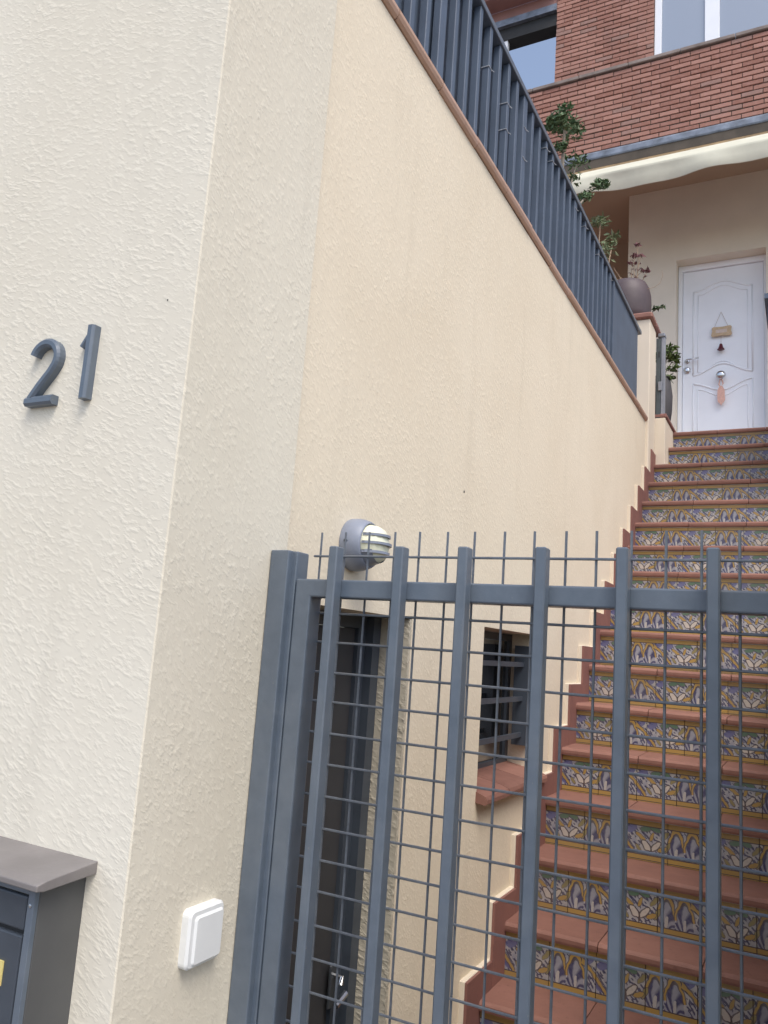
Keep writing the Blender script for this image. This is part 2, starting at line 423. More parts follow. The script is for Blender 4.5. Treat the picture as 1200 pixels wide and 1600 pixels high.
def structure(name, g, mats, base=(0,0,0)):
    o = bpy.data.objects.new(name, mesh_of(g, name, mats, base)); C.objects.link(o)
    o.location = (base[0], base[1], base[2]+EZ); o['kind'] = 'structure'; o['_b'] = list(base)
    return o

GZ = -1.55
# ------------------------------------------------------------------ ground
structure('ground', G().add([(-60,-60,GZ-0.17),(60,-60,GZ-0.17),(60,60,GZ-0.17),(-60,60,GZ-0.17)], [(0,1,2,3)]), 'pavement')
structure('pavement', G().box(-8, 5, -1.4, 1.9, GZ-0.165, GZ), 'pavement')

# ------------------------------------------------------------------ street wall with the house number
XP = -0.903; YF = 0.957; YB = 1.295; TOP = 1.61
sw = thing('street_wall', 'whitish rough rendered street wall carrying the house number', 'wall', (-2.0, 1.1, GZ))
def rough_wall():
    """Front and return faces of the wall; front white, return beige, corner slightly worn."""
    g = G()
    n = 8
    zs = [GZ - 0.01 + (TOP - GZ + 0.01) * i / n for i in range(n + 1)]
    def wob(z, s): return 0.0010*math.sin(z*37+s) + 0.0007*math.sin(z*83+s*2.1) + 0.0008*math.sin(z*171+s*3.3)
    cols = []
    for z in zs:
        a = wob(z, 1.0); b = wob(z, 4.2)
        cols.append([(-6, YF, z), (XP-0.0022, YF, z), (XP, YF+0.0022, z), (XP, YB-0.003, z), (XP-0.003, YB, z), (-6, YB, z)])
    for i in range(n):
        o = len(g.v); g.v += cols[i] + cols[i+1]
        for k in range(6):
            k2 = (k+1) % 6
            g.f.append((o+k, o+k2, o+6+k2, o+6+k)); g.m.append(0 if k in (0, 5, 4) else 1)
    g.v += cols[0] + cols[-1]; L = len(g.v)
    g.f.append(tuple(range(L-6, L))); g.m.append(0); g.f.append(tuple(range(L-12, L-6))); g.m.append(0)
    return g
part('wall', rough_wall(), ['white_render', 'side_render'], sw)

# house number digits: swept section with chamfered front
def digit(path, wdt, dep, parent_label, base):
    g = G(); pts = [Vector((p[0], p[1])) for p in path]; n = len(pts); y0 = YF + 0.002; y1 = YF - dep
    secs = []
    for i, p in enumerate(pts):
        d0 = (pts[i] - pts[i-1]).normalized() if i > 0 else (pts[1]-pts[0]).normalized()
        d1 = (pts[i+1] - pts[i]).normalized() if i < n-1 else d0
        d = (d0 + d1).normalized(); nn = Vector((-d.y, d.x)); k = min(1.4, 1/max(0.5, d.dot(d0)))
        prof = [(-wdt/2, y0), (-wdt/2, y1+0.004), (-wdt/2+0.0045, y1), (wdt/2-0.0045, y1), (wdt/2, y1+0.004), (wdt/2, y0)]
        secs.append([(p.x + nn.x*t*k, y, p.y + nn.y*t*k) for t, y in prof])
    for s in secs: g.v += s
    for i in range(n-1):
        for k in range(6):
            k2 = (k+1) % 6; g.f.append((i*6+k, i*6+k2, (i+1)*6+k2, (i+1)*6+k)); g.m.append(0)
    g.f.append(tuple(range(6))); g.m.append(0); g.f.append(tuple(range((n-1)*6, n*6))); g.m.append(0)
    return g
cx2, cz2 = -1.243, 0.4855
arc = [(cx2 + 0.033*math.cos(a), cz2 + 0.0305*math.sin(a)) for a in [math.radians(t) for t in range(165, -45, -12)]]
p2 = arc + [(-1.2235, 0.458), (-1.249, 0.432), (-1.2685, 0.4085)]
g2 = digit(p2, 0.0165, 0.017, None, None)
g2b = digit([(-1.2775, 0.4035), (-1.205, 0.4035)], 0.0175, 0.0175, None, None); g2.add(g2b.v, g2b.f)
single('house_number_digit', g2, 'blue_steel', 'curved blue grey metal numeral two fixed on the white rendered wall', 'house number', (-1.245, YF, 0.4), 'house number digits')
g1 = digit([(-1.128, 0.535), (-1.128, 0.398)], 0.0185, 0.0175, None, None)
g1b = digit([(-1.133, 0.522), (-1.151, 0.4975)], 0.0135, 0.013, None, None); g1.add(g1b.v, g1b.f)
single('house_number_digit', g1, 'blue_steel', 'straight blue grey metal numeral one fixed on the white rendered wall', 'house number', (-1.128, YF, 0.4), 'house number digits')

# mailbox
mb = thing('mailbox', 'dark blue grey metal mailbox with sloping brown lid under the house number', 'mailbox', (-1.15, YF, -0.8))
g = G().box(-1.32, -0.986, 0.873, YF+0.003, -0.80, -0.374, ch=0.002); part('body', g, 'dull_bronze', mb)
g = G().prism([(0.848, -0.374), (0.848, -0.3655), (0.865, -0.3615), (YF+0.003, -0.352), (YF+0.003, -0.3705), (0.862, -0.376)], 'x', -1.34, -0.966)
part('lid', g, 'mail_roof', mb, bevel=0.0015)
g = G().box(-1.32, -1.304, 0.864, 0.8725, -0.80, -0.378).box(-0.999, -0.986, 0.864, 0.8725, -0.80, -0.378).box(-1.304, -0.999, 0.864, 0.8725, -0.386, -0.378)
part('front_frame', g, 'blue_steel', mb, bevel=0.001)
g = G().box(-1.302, -1.003, 0.866, 0.8725, -0.437, -0.390); fl = part('slot_flap', g, 'mail_front', mb, bevel=0.003)
g = G().box(-1.302, -1.002, 0.864, 0.8725, -0.795, -0.443); dr = part('door', g, 'mail_front', mb, bevel=0.002)
g = G().box(-1.085, -1.030, 0.8615, 0.8638, -0.515, -0.482); part('seam', G().box(-1.302, -1.003, 0.8722, 0.8728, -0.4428, -0.4372), 'interior_dark', mb)
for (sx, sz) in ((-0.9925, -0.40), (-0.9925, -0.76)):
    part('rivet', G().lathe([(0.0028, 0), (0.0026, -0.0012), (0.001, -0.0018)], (sx, 0.864, sz), 'y', 10), 'chrome', mb)
part('name_card', g, 'yellow_card', dr)
g = G().lathe([(0.008,0),(0.008,-0.003),(0.006,-0.004)], (-1.02, 0.864, -0.63), 'y', 16); part('lock', g, 'chrome', dr)

# doorbell switch on the return face
sb = thing('wall_switch', 'square white plastic push switch on the beige wall return beside the gate', 'switch', (XP, 1.14, -0.49))
def rrect(x0, x1, cy, cz, w_, h_, r_, tap=0.0, n=5):
    g = G(); rings = []
    for (x, t) in ((x0, 0.0), (x1-0.004, 0.0), (x1, 0.004+tap)):
        ring = []
        for (sx, sz, a0) in ((1,1,0),(-1,1,90),(-1,-1,180),(1,-1,270)):
            for k in range(n+1):
                a = math.radians(a0 + 90*k/n)
                ring.append((x, cy + sx*(w_/2-r_) + (r_-min(t, r_*0.8))*math.cos(a), cz + sz*(h_/2-r_) + (r_-min(t, r_*0.8))*math.sin(a)))
        rings.append(ring)
    N = len(rings[0])
    for r in rings: g.v += r
    for i in range(2):
        for k in range(N): g.f.append((i*N+k, i*N+(k+1)%N, (i+1)*N+(k+1)%N, (i+1)*N+k)); g.m.append(0)
    g.f.append(tuple(range(2*N, 3*N))); g.m.append(0)
    return g
part('plate', rrect(XP-0.002, XP+0.017, 1.137, -0.487, 0.088, 0.092, 0.011), 'white_plastic', sb)
part('rocker', rrect(XP+0.017, XP+0.0205, 1.141, -0.490, 0.074, 0.078, 0.008), 'white_plastic', sb)

# ------------------------------------------------------------------ terrace wall (long side wall) with cupboard door opening and window
XW = -0.923
ZT = 1.61
tw = thing('terrace_wall', 'long cream rendered wall rising along the tiled stairs below the blue railing', 'wall', (-1.05, 3.4, GZ))
DY0, DY1, DZ1 = 1.33, 1.925, 0.082
WY0, WY1, WZ0, WZ1 = 2.468, 3.12, -0.430, 0.092
def solid(x, y, z):
    if DY0 < y < DY1 and z < DZ1: return False
    if WY0 < y < WY1 and WZ0 < z < WZ1: return False
    return True
g = G().cells([-1.12, XW], [YB+0.001, DY0, DY1, WY0, WY1, 5.56], [GZ-0.15, WZ0, DZ1, WZ1, ZT], solid)
wallo = part('wall', g, 'cream_render', tw)
# rough grey lining of the door reveal, proud of the wall's own reveal
g = G().box(-1.075, XW-0.001, DY1-0.012, DY1-0.001, GZ-0.1, DZ1-0.002); part('door_reveal', g, 'grey_render', tw, 'rough greyish door reveal')
# cupboard door
g = G().cells([-1.075, -1.030], [DY0+0.004, DY0+0.045, DY1-0.095, DY1-0.055], [GZ-0.05, DZ1-0.035, DZ1-0.004], lambda x, y, z: not (DY0+0.045 < y < DY1-0.095 and z < DZ1-0.035))
sd = part('cupboard_door', G().box(-1.070, -1.040, DY0+0.047, DY1-0.097, GZ+0.02, DZ1-0.037), 'slate_door', tw, 'dark grey steel side door')
part('door_frame', g, 'mail_front', sd)
g = G().box(-1.030, -1.022, 1.805, 1.835, -0.86, -0.76, ch=0.003)
part('latch_plate', g, 'dark_steel', sd)
g = G().tube([(-1.022, 1.82, -0.785), (-1.0, 1.82, -0.785), (-0.996, 1.812, -0.80)], 0.006, 8).tube([(-1.0, 1.80, -0.842), (-0.997, 1.84, -0.826)], 0.008, 8)
part('door_handle', g, 'chrome', sd)
part('door_jamb', G().box(-1.068, -1.008, DY1-0.054, DY1-0.0135, GZ-0.05, DZ1-0.004), 'mail_front', sd)
# window in the wall
g = G().cells([-1.07, -1.045], [WY0+0.003, WY0+0.035, WY0+0.30, WY0+0.325, WY1-0.035, WY1-0.003], [WZ0+0.012, WZ0+0.045, WZ1-0.03, WZ1-0.003],
              lambda x, y, z: y < WY0+0.035 or y > WY1-0.035 or z < WZ0+0.045 or z > WZ1-0.03 or WY0+0.30 < y < WY0+0.325)
wf = part('window', g, 'mail_front', tw)
part('pane', G().box(-1.060, -1.056, WY0+0.036, WY1-0.036, WZ0+0.046, WZ1-0.031), 'dark_glass', wf)
part('folded_shutter', G().box(-1.015, -0.955, WY1-0.055, WY1-0.004, WZ0+0.10, WZ1-0.045), 'mail_front', wf)
# window guard bars
for z in (-0.025, -0.155, -0.290):
    part('guard_bar', G().box(-0.985, -0.975, WY0+0.002, WY1-0.002, z-0.009, z+0.009), 'mail_front', wf)
# sill tiles
for i in range(3):
    y0 = WY0 - 0.006 + i*0.222; y1 = y0 + 0.219
    g = G().prism([(-1.05, WZ0+0.030), (-0.915, WZ0+0.006), (-0.889, WZ0-0.004), (-0.884, WZ0-0.014), (-0.884, WZ0-0.026), (-0.892, WZ0-0.030), (-1.05, WZ0-0.006)], 'y', y0, y1)
    part('sill_tile', g, 'terracotta', wf)
g = G().box(-1.12, XW-0.001, WY1-0.0015, WY1-0.0005, WZ0, WZ1)
# blown render spot and small plugs
for (y, z) in ((2.233, 0.491),):
    part('wall_plug', G().lathe([(0.004, 0), (0.004, 0.002), (0.002, 0.003)], (XW-0.001, y, z), 'x', 10), 'dark_steel', tw)
part('wall_plug', G().lathe([(0.0015, 0), (0.0015, -0.0015), (0.0008, -0.002)], (-0.965, YF+0.001, 0.565), 'y', 10), 'dark_steel', sw)
# coping tiles
cop = part('coping', G().box(-1.11, -0.926, YB+0.002, 5.33, ZT+0.001, ZT+0.012), 'mortar', tw)
ln = 0.283; n = 14
prof = [(-1.115, 1.624), (-1.115, 1.655), (-0.925, 1.655), (-0.914, 1.650), (-0.908, 1.640), (-0.907, 1.628), (-0.911, 1.618), (-0.918, 1.612), (-0.924, 1.6125), (-0.924, 1.624)]
for i in range(n):
    y0 = YB + 0.004 + i*(ln+0.004); y1 = min(y0+ln, 5.322)
    jz = R.uniform(-0.0025, 0.0025); jx = R.uniform(-0.002, 0.002)
    me = mesh_of(G().prism([(x+jx, z+jz) for x, z in prof], 'y', y0, y1), 'coping_tile', 'coping_clay', (-1.0, y0, ZT))
    piece('coping_tile', me, cop, (-1.0, y0, ZT), (R.uniform(-0.003, 0.003), 0, R.uniform(-0.004, 0.004)))
# terrace floor behind the wall
g = G().box(-6, -1.1205, YB+0.001, 9.19, 1.36, 1.40); part('terrace_floor', g, 'terracotta_dark', tw)
# coping along the street front
me = mesh_of(G().box(0, 0.28, -0.012, 0.36, 0, 0.045, ch=0.006), 'coping_tile', 'coping_clay')
for i in range(17):
    piece('coping_tile', me, sw, (-0.895 - 0.284*(i+1), YF, TOP+0.0015))

# bulkhead lamp
LY, LZ = 1.578, 0.229
lp = thing('bulkhead_lamp', 'round grey bulkhead wall lamp with barred opal glass above the gate', 'wall lamp', (XW, LY, LZ))
g = G(); g.smooth = True
g.lathe([(0.0585, -0.004), (0.0605, 0.004), (0.0605, 0.016), (0.0597, 0.026), (0.0575, 0.036), (0.0540, 0.045), (0.0510, 0.0495), (0.0490, 0.0500), (0.0475, 0.046), (0.046, 0.040), (0.030, 0.038)], (XW, LY, LZ), 'x', 48)
part('housing', g, 'lamp_grey', lp)
g = G(); g.smooth = True
g.lathe([(0.0462, 0.038), (0.0460, 0.050), (0.0435, 0.064), (0.036, 0.078), (0.022, 0.0865), (0.002, 0.090)], (XW, LY, LZ), 'x', 40)
part('opal_glass', g, 'opal_glass', lp)
for dz in (0.020, 0.001, -0.019):
    hw = math.sqrt(max(0, 0.0486**2 - dz**2)); pts = []
    for k in range(13):
        t = -1 + 2*k/12; y = t*hw; rr = math.sqrt(y*y + dz*dz)
        pts.append((XW + 0.050 + 0.044*math.sqrt(max(0.0, 1-(rr/0.0490)**2)), LY+y, LZ+dz))
    g = G()
    for (a, b_) in zip(pts[:-1], pts[1:]):
        g.add([(a[0]+0.003,a[1],a[2]-0.0028),(b_[0]+0.003,b_[1],b_[2]-0.0028),(b_[0]+0.003,b_[1],b_[2]+0.0028),(a[0]+0.003,a[1],a[2]+0.0028),
               (a[0]-0.004,a[1],a[2]-0.0028),(b_[0]-0.004,b_[1],b_[2]-0.0028),(b_[0]-0.004,b_[1],b_[2]+0.0028),(a[0]-0.004,a[1],a[2]+0.0028)],
              [(0,1,2,3),(7,6,5,4),(0,4,5,1),(3,2,6,7)])
    part('guard_bar', g, 'lamp_grey', lp)
g = G(); g.smooth = True   # hood over the lower edge
pr = []
for k in range(17):
    a = math.radians(200 + 140*k/16); pr.append((LY + 0.0488*math.cos(a), LZ + 0.0488*math.sin(a)))
for k in range(16):
    (ya, za), (yb, zb) = pr[k], pr[k+1]
    g.add([(XW+0.046, ya, za), (XW+0.046, yb, zb), (XW+0.074, LY+(yb-LY)*0.84, LZ+(zb-LZ)*0.84), (XW+0.074, LY+(ya-LY)*0.84, LZ+(za-LZ)*0.84)], [(0,1,2,3)])
part('rim_lip', g, 'lamp_grey', lp)
part('screw', G().lathe([(0.004, 0), (0.004, -0.003)], (XW+0.018, LY-0.0600, LZ+0.002), 'y', 10), 'dark_steel', lp)

# ------------------------------------------------------------------ garden gate
GY = 1.25
gt = thing('garden_gate', 'blue grey steel bar gate backed with welded wire mesh at the foot of the stairs', 'gate', (-0.42, GY, GZ))
g = G().cells([-0.847, -0.812, -0.047, -0.012], [GY, GY+0.040], [GZ+0.06, GZ+0.10, 0.0845, 0.1175], lambda x, y, z: not (-0.812 < x < -0.047 and GZ+0.10 < z < 0.0845))
part('frame', g, 'blue_steel', gt, bevel=0.003)
barx = [-0.755, -0.622, -0.503, -0.370, -0.244, -0.116]
bme = mesh_of(G().box(-0.009, 0.009, -0.026, 0.0, 0, 0.176-GZ-0.04, ch=0.0022), 'bar', 'blue_steel')
for x in barx: piece('bar', bme, gt, (x, GY-0.0005, GZ+0.04))
MY = GY + 0.0435
wme = mesh_of(G().tube([(0,0,0),(0,0,0.212-GZ-0.07)], 0.0023, 6), 'mesh_wire', 'wire')
k = 0; x = -0.085
while x > -0.84:
    piece('mesh_wire', wme, gt, (x + R.uniform(-0.001, 0.001), MY, GZ+0.07), (R.uniform(-0.0008,0.0008), R.uniform(-0.0008,0.0008), 0)); x -= 0.0529
piece('mesh_wire', wme, gt, (-0.032, MY, GZ+0.07))
hme = mesh_of(G().tube([(-0.834,0,0),(-0.02,0,0)], 0.0023, 6), 'mesh_wire', 'wire')
z = 0.166
while z > GZ+0.08:
    piece('mesh_wire', hme, gt, (R.uniform(-0.004,0.004), MY-0.0042, z + R.uniform(-0.0012,0.0012)), (0, R.uniform(-0.0012,0.0012), 0)); z -= 0.0543
gp = single('gate_post', G().box(XP+0.001, -0.860, GY-0.012, GY+0.028, GZ, 0.170).box(-0.868, -0.8495, GY+0.002, GY+0.042, GZ, 0.1695), 'blue_steel',
            'blue grey steel gate post fixed against the beige wall return', 'gate post', (-0.875, GY, GZ), bevel=0.0025)
single('gate_post', G().box(-0.006, 0.034, GY-0.012, GY+0.035, GZ, 0.17), 'blue_steel', 'blue grey steel gate post standing against the stair wall opposite the lamp', 'gate post', (0.015, GY, GZ), bevel=0.002)

# ------------------------------------------------------------------ staircase
NY4, NZ4, RUN, RISE = 3.371, -0.349, 0.2155, 0.1716
def ny(i): return NY4 + RUN*(i-4)
def nz(i): return NZ4 + RISE*(i-4)
XL = -0.8975; XR = 0.028
stc = thing('staircase', 'outdoor staircase with terracotta treads and painted tile risers', 'staircase', (-0.43, 1.9, GZ))
TT = 0.028
pts = [(ny(-2)+0.028, GZ-0.2)]
for i in range(-2, 17):
    pts += [(ny(i)+0.028, nz(i-1)-TT if i > -2 else GZ-0.1), (ny(i)+0.028, nz(i)-TT)]
pts += [(7.55, nz(16)-TT), (7.55, 1.86), (7.85, 1.86), (7.85, 2.03), (8.199, 2.03), (8.199, GZ-0.2)]
part('steps', G().prism(pts, 'x', XL-0.02, XR+0.2), 'mortar', stc)
def riser_mesh(u0, wd):
    h = RISE - TT; g = G()
    g.box(0, wd, -0.009, 0.0, 0.0, h-0.001)
    me = mesh_of(g, 'riser_tile', 'painted_tile')
    uvl = me.uv_layers.new(name='UVMap')
    for p in me.polygons:
        for li in p.loop_indices:
            co = me.vertices[me.loops[li].vertex_index].co
            uvl.data[li].uv = (u0 + co.x/0.1495, min(0.999, max(0.001, co.z/h)))
    return me
TW = 0.1495
RA = riser_mesh(0.0, TW-0.0024); RB = riser_mesh(1.0, TW-0.0024)
tprof = [(0.002, -TT), (0.002, -TT), (0.0, -TT*0.72), (0.0, -TT*0.35), (0.004, -0.005), (0.011, 0.0), (RUN+0.018, 0.0), (RUN+0.018, -TT)]
tprof = tprof[1:]
def tread_mesh(wd, deep):
    p = [(y if y < 0.1 else deep, z) for y, z in tprof]
    return mesh_of(G().prism(p, 'x', 0, wd), 'tread_tile', 'terracotta')
TM = tread_mesh(0.303, RUN+0.0175)
for i in range(-2, 17):
    xl = XL if i < 15 else -0.8365
    offs = [0.0, 0.0, 0.004, -0.004][i % 4]
    nt_ = 0
    x = xl
    k = 0
    while x < XR - 0.01:
        me = RA if k % 2 == 0 else RB
        o = piece('riser_tile', me, stc, (x, ny(i)+0.0265 + R.uniform(-0.0008, 0.0006), nz(i-1)+0.0006), (0, R.uniform(-0.002, 0.002), 0)); x += TW; k += 1
    x = xl
    while x < XR - 0.01:
        piece('tread_tile', TM, stc, (x, ny(i) + R.uniform(-0.0015, 0.0015), nz(i) + R.uniform(-0.001, 0.001)), (0, R.uniform(-0.001, 0.001), R.uniform(-0.002, 0.002))); x += 0.306
# landing paving and the two steps up to the door
lme = mesh_of(G().box(0, 0.303, 0, 0.303, -TT, 0, ch=0.002), 'landing_tile', 'terracotta')
for a in range(4):
    for b_ in range(5):
        x = -0.8365 + 0.306*a; y = ny(16)+RUN+0.021 + 0.306*b_
        if y + 0.31 < 7.56 and x < XR: piece('landing_tile', lme, stc, (x, y, nz(16)-0.0005))
for (yy, zz) in ((7.55, 1.86), (7.85, 2.03)):
    x = -1.2
    while x < 0.2:
        piece('door_step_tile', lme, stc, (x, yy-0.02, zz+TT)); x += 0.306
# stepped skirting: cream plinth, clay tile face
def cy(i): return 2.404 + 0.2155*i
def cz(i): return -0.952 + 0.1716*i
def skirt_poly(i0, i1, low):
    p = []
    for i in range(i0, i1+1):
        p += [(cy(i), cz(i-1)), (cy(i), cz(i))]
    p.append((cy(i1+1), cz(i1))); p.append((cy(i1+1), cz(i1)-low)); p.append((cy(i0), cz(i0-1)-low))
    return p
sk = part('skirting', G().prism(skirt_poly(-3, 14, 0.35), 'x', XW-0.002, -0.9065), 'smooth_cream', stc, bevel=0.003)
for i in range(-3, 15):
    y0, y1 = cy(i)+0.002, cy(i+1)+(0.0 if i == 14 else 0.0)
    zt = cz(i) - 0.003
    me = mesh_of(G().box(-0.9064, -0.898 + 0.0004*(i % 2), y0, y1+0.0, zt-0.33, zt), 'skirting_tile', 'terracotta_dark', (-0.90, y0, zt))
    piece('skirting_tile', me, sk, (-0.90, y0, zt))

# ------------------------------------------------------------------ pier beside the top of the stairs
pr_ = thing('garden_pier', 'cream rendered pier with clay cap carrying the round brown planter', 'pier', (-1.08, 5.5, 1.40))
part('shaft', G().box(-1.26, -0.905, 5.335, 5.585, 1.2, 2.345), 'smooth_cream', pr_, bevel=0.006)
g = G().box(-1.28, -0.887, 5.315, 5.49, 2.3455, 2.392, ch=0.012); part('cap_tile', g, 'terracotta', pr_)
g = G().box(-1.28, -0.887, 5.493, 5.69, 2.3455, 2.392, ch=0.012); part('cap_tile', g, 'terracotta_dark', pr_)
part('back_shaft', G().box(-1.26, -0.945, 5.5855, 5.67, 1.2, 2.345), 'smooth_cream', pr_)

# low wall along the landing
lw = thing('low_wall', 'low cream kerb wall with clay coping edging the top landing', 'wall', (-0.87, 6.9, 1.40))
part('wall', G().box(-0.96, -0.838, 5.59, 8.19, 1.2, 1.7125), 'smooth_cream', lw, bevel=0.004)
i = 0; y = 5.59
while y < 8.1:
    part('coping_tile', G().box(-0.97, -0.828, y, min(y+0.28, 8.19), 1.713, 1.745, ch=0.008), 'terracotta_dark', lw); y += 0.283

# right side, out of view: pillar and stair wall shaped for the light
op = thing('unseen_gate_pillar', 'unseen cream rendered pillar shading the gate on the side away from the house number', 'pillar', (0.25, 1.1, GZ))
part('shaft', G().box(0.036, 0.60, YF, 1.30, GZ-0.15, 0.32), 'side_render', op, bevel=0.005)  # added out of view to shade the gate bars from the side
part('cap_tile', G().box(0.02, 0.62, YF-0.015, 1.315, 0.321, 0.365, ch=0.008), 'coping_clay', op)
rw = thing('unseen_stair_wall', 'unseen plain greyish wall kept low for the light opposite the lamp', 'wall', (0.15, 4.0, GZ))
part('wall', G().prism([(1.301, GZ-0.15), (1.301, 0.22), (3.75, 0.22), (5.98, 2.0), (8.19, 2.0), (8.19, GZ-0.15)], 'x', 0.036, 0.26), 'grey_render', rw)  # unseen wall: low to let light in, grey to cut its bounce
part('pier', G().box(-0.16, 0.035, 5.2, 8.19, 1.25, 1.66), 'smooth_cream', rw)
y = 1.318
while y < 7.9:
    yn = y + 0.28; zt = lambda q: 0.222 + min(1.78, max(0.0, q-3.75)*0.7982)
    part('coping_tile', G().prism([(y, zt(y)), (y, zt(y)+0.045), (yn, zt(yn)+0.045), (yn, zt(yn))], 'x', 0.02, 0.275), 'coping_clay', rw); y += 0.2835
rr = thing('landing_railing', 'dark blue railing along the open side of the top landing', 'railing', (-0.15, 6.0, 1.66))
part('top_rail', G().box(-0.174, -0.134, 4.64, 8.15, 2.075, 2.105), 'blue_sheet', rr)
me = mesh_of(G().box(-0.012, 0.012, -0.012, 0.012, 0, 0.414), 'bar', 'blue_sheet')
y = 4.74
while y < 8.1: piece('bar', me, rr, (-0.148, y, 1.66)); y += 0.11

# ------------------------------------------------------------------ terrace railing
rl = thing('terrace_railing', 'dark blue steel railing with close upright bars and screening on the cream wall', 'railing', (-0.97, 3.3, 1.655))
RT = 2.185
part('top_rail', G().box(-0.982, -0.938, 1.31, 5.215, RT, RT+0.024), 'blue_steel', rl, bevel=0.003)
part('screen', G().box(-0.984, -0.980, 1.31, 4.40, 1.66, RT-0.0005), 'blue_sheet', rl)
part('end_panel', G().box(-0.962, -0.952, 4.40, 5.15, 1.66, RT-0.001), 'blue_sheet', rl)
bme = mesh_of(G().box(-0.0125, 0.0125, -0.0125, 0.0125, 0, RT-1.656, ch=0.002), 'bar', 'blue_sheet')
bme2 = mesh_of(G().box(-0.0125, 0.0125, -0.022, 0.022, 0, RT-1.656, ch=0.002), 'bar', 'blue_sheet')
ys = []
y = 1.33
i = 0
while y < 4.40:
    piece('bar', bme2 if i % 8 == 6 else bme, rl, (-0.958, y, 1.6555)); ys.append(y); y += 0.0985; i += 1
for (ty, zz) in ((2.276, 2.024), (2.479, 2.019), (2.494, 1.911), (2.705, 2.052), (2.706, 1.922), (3.00, 2.15), (3.135, 2.149), (3.521, 2.147), (3.727, 2.156), (4.02, 2.15), (4.3, 2.152)):
    y = min(ys, key=lambda q: abs(q - ty))
    g = G().box(-0.974, -0.9435, y-0.0155, y+0.0155, zz-0.0016, zz+0.0016).tube([(-0.9435, y+0.010, zz), (-0.936, y+0.016, zz-0.006)], 0.0012, 4)
    part('cable_tie', g, 'tie', rl)
rl2 = thing('street_railing', 'dark blue steel railing along the top of the street wall', 'railing', (-2.5, YF+0.1, TOP+0.045))
part('top_rail', G().box(-5.5, -0.985, YF+0.10, YF+0.14, RT, RT+0.024), 'blue_steel', rl2)
me = mesh_of(G().box(-0.0125, 0.0125, -0.0125, 0.0125, 0, RT-TOP-0.0475), 'bar', 'blue_sheet')
x = -1.0
while x > -5.4: piece('bar', me, rl2, (x, YF+0.12, TOP+0.047)); x -= 0.0985

# upper gate folded back against the pier
ug = thing('upper_gate', 'narrow dark steel gate edge beside the cream pier at the stair head', 'gate', (-0.88, 5.61, 1.40))
part('post', G().box(-0.9035, -0.874, 5.592, 5.625, 1.392, 2.30, ch=0.002), 'sage_steel', ug)
part('leaf_edge', G().box(-0.872, -0.846, 5.60, 5.64, 1.395, 2.31, ch=0.002), 'silver_steel', ug)
part('cap', G().box(-0.896, -0.845, 5.588, 5.665, 2.311, 2.338, ch=0.006), 'silver_steel', ug)
part('lock_case', G().box(-0.888, -0.862, 5.578, 5.591, 1.91, 1.975, ch=0.003), 'silver_steel', ug)
part('bolt_hole', G().box(-0.889, -0.879, 5.588, 5.5915, 2.16, 2.20), 'interior_dark', ug)

# ------------------------------------------------------------------ house
YH = 8.2
hs_ = thing('house', 'brick upper storey house with cream rendered ground floor and white front door', 'house', (-1.0, 8.9, GZ))
OX0, OX1, OZ0, OZ1 = -1.136, -0.288, 2.06, 4.215
g = G().cells([-1.63, OX0, OX1, 3.0], [YH, 8.45], [1.0, OZ0, OZ1, 5.06], lambda x, y, z: not (OX0 < x < OX1 and OZ0 < z < OZ1))
part('wall', g, 'house_render', hs_)
part('inner_wall', G().box(-1.63, 3.0, 8.452, 12, 1.0, 5.06), 'house_render', hs_)
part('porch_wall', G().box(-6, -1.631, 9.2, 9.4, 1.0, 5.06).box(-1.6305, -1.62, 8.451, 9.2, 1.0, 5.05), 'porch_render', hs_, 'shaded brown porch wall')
part('slab', G().box(-6, 3, 7.37, 12, 5.064, 5.42), 'slab_stone', hs_)
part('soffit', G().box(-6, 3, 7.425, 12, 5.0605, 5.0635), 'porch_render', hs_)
part('slab_edge', G().box(-6, 3, 7.352, 7.369, 4.925, 5.10), 'slab_stone', hs_)
part('slab_lip', G().box(-6, 3, 7.354, 7.42, 4.865, 4.9245), 'ochre_edge', hs_)
g = G().prism([(7.340, 5.035), (7.343, 5.085), (7.356, 5.108), (7.3515, 5.05), (7.3515, 5.02), (7.345, 5.022)], 'x', -6, 3)
part('flashing', g, 'zinc', hs_)
# parapet
PZ0, PZ1 = 5.112, 5.985
pp = part('parapet', G().box(-6, 3, 7.372, 7.54, 5.421, PZ1).box(-6, 3, 7.3725, 7.38, PZ0-0.01, 5.4205), 'mortar', hs_)
BW, BH, JT, JV = 0.1785, 0.0425, 0.0115, 0.0065
brm = mesh_of(G().box(0, BW, -0.012, 0.03, 0, BH, ch=0.003), 'brick', 'brick')
brh = mesh_of(G().box(0, BW/2-JT/2, -0.012, 0.03, 0, BH, ch=0.003), 'brick', 'brick')
def lay(x0, x1, z0, z1, yf, parent, rng=None):
    """Running bond bricks between x0 and x1; singles inside rng, the rest joined as stuff."""
    st = G(); n = 0; z = z0; row = 0
    while z + BH < z1 + 0.004:
        x = x0 - (BW+JV)*(0.5*(row % 2) + R.uniform(-0.04, 0.04))
        while x < x1 - 0.02:
            a = max(x, x0); b_ = min(x+BW, x1)
            if b_ - a > 0.03:
                jy = R.uniform(-0.003, 0.004)
                if rng and rng[0] <= a and b_ <= rng[1] and z < rng[2] and b_-a > BW-0.001:
                    piece('brick', brm, parent, (a, yf+jy, z), (0, R.uniform(-0.004, 0.004), 0)); n += 1
                else:
                    st.box(a, b_, yf-0.012+jy, yf+0.02, z, z+BH)
            x += BW + JV
        z += BH + JT; row += 1
    if st.v: part('joined_bricks', st, 'brick', parent, kind='stuff')
    return n
lay(-2.85, 2.6, PZ0+0.006, PZ1-0.004, 7.372, pp, (-2.66, 0.16, 99))
i = 0; x = -6
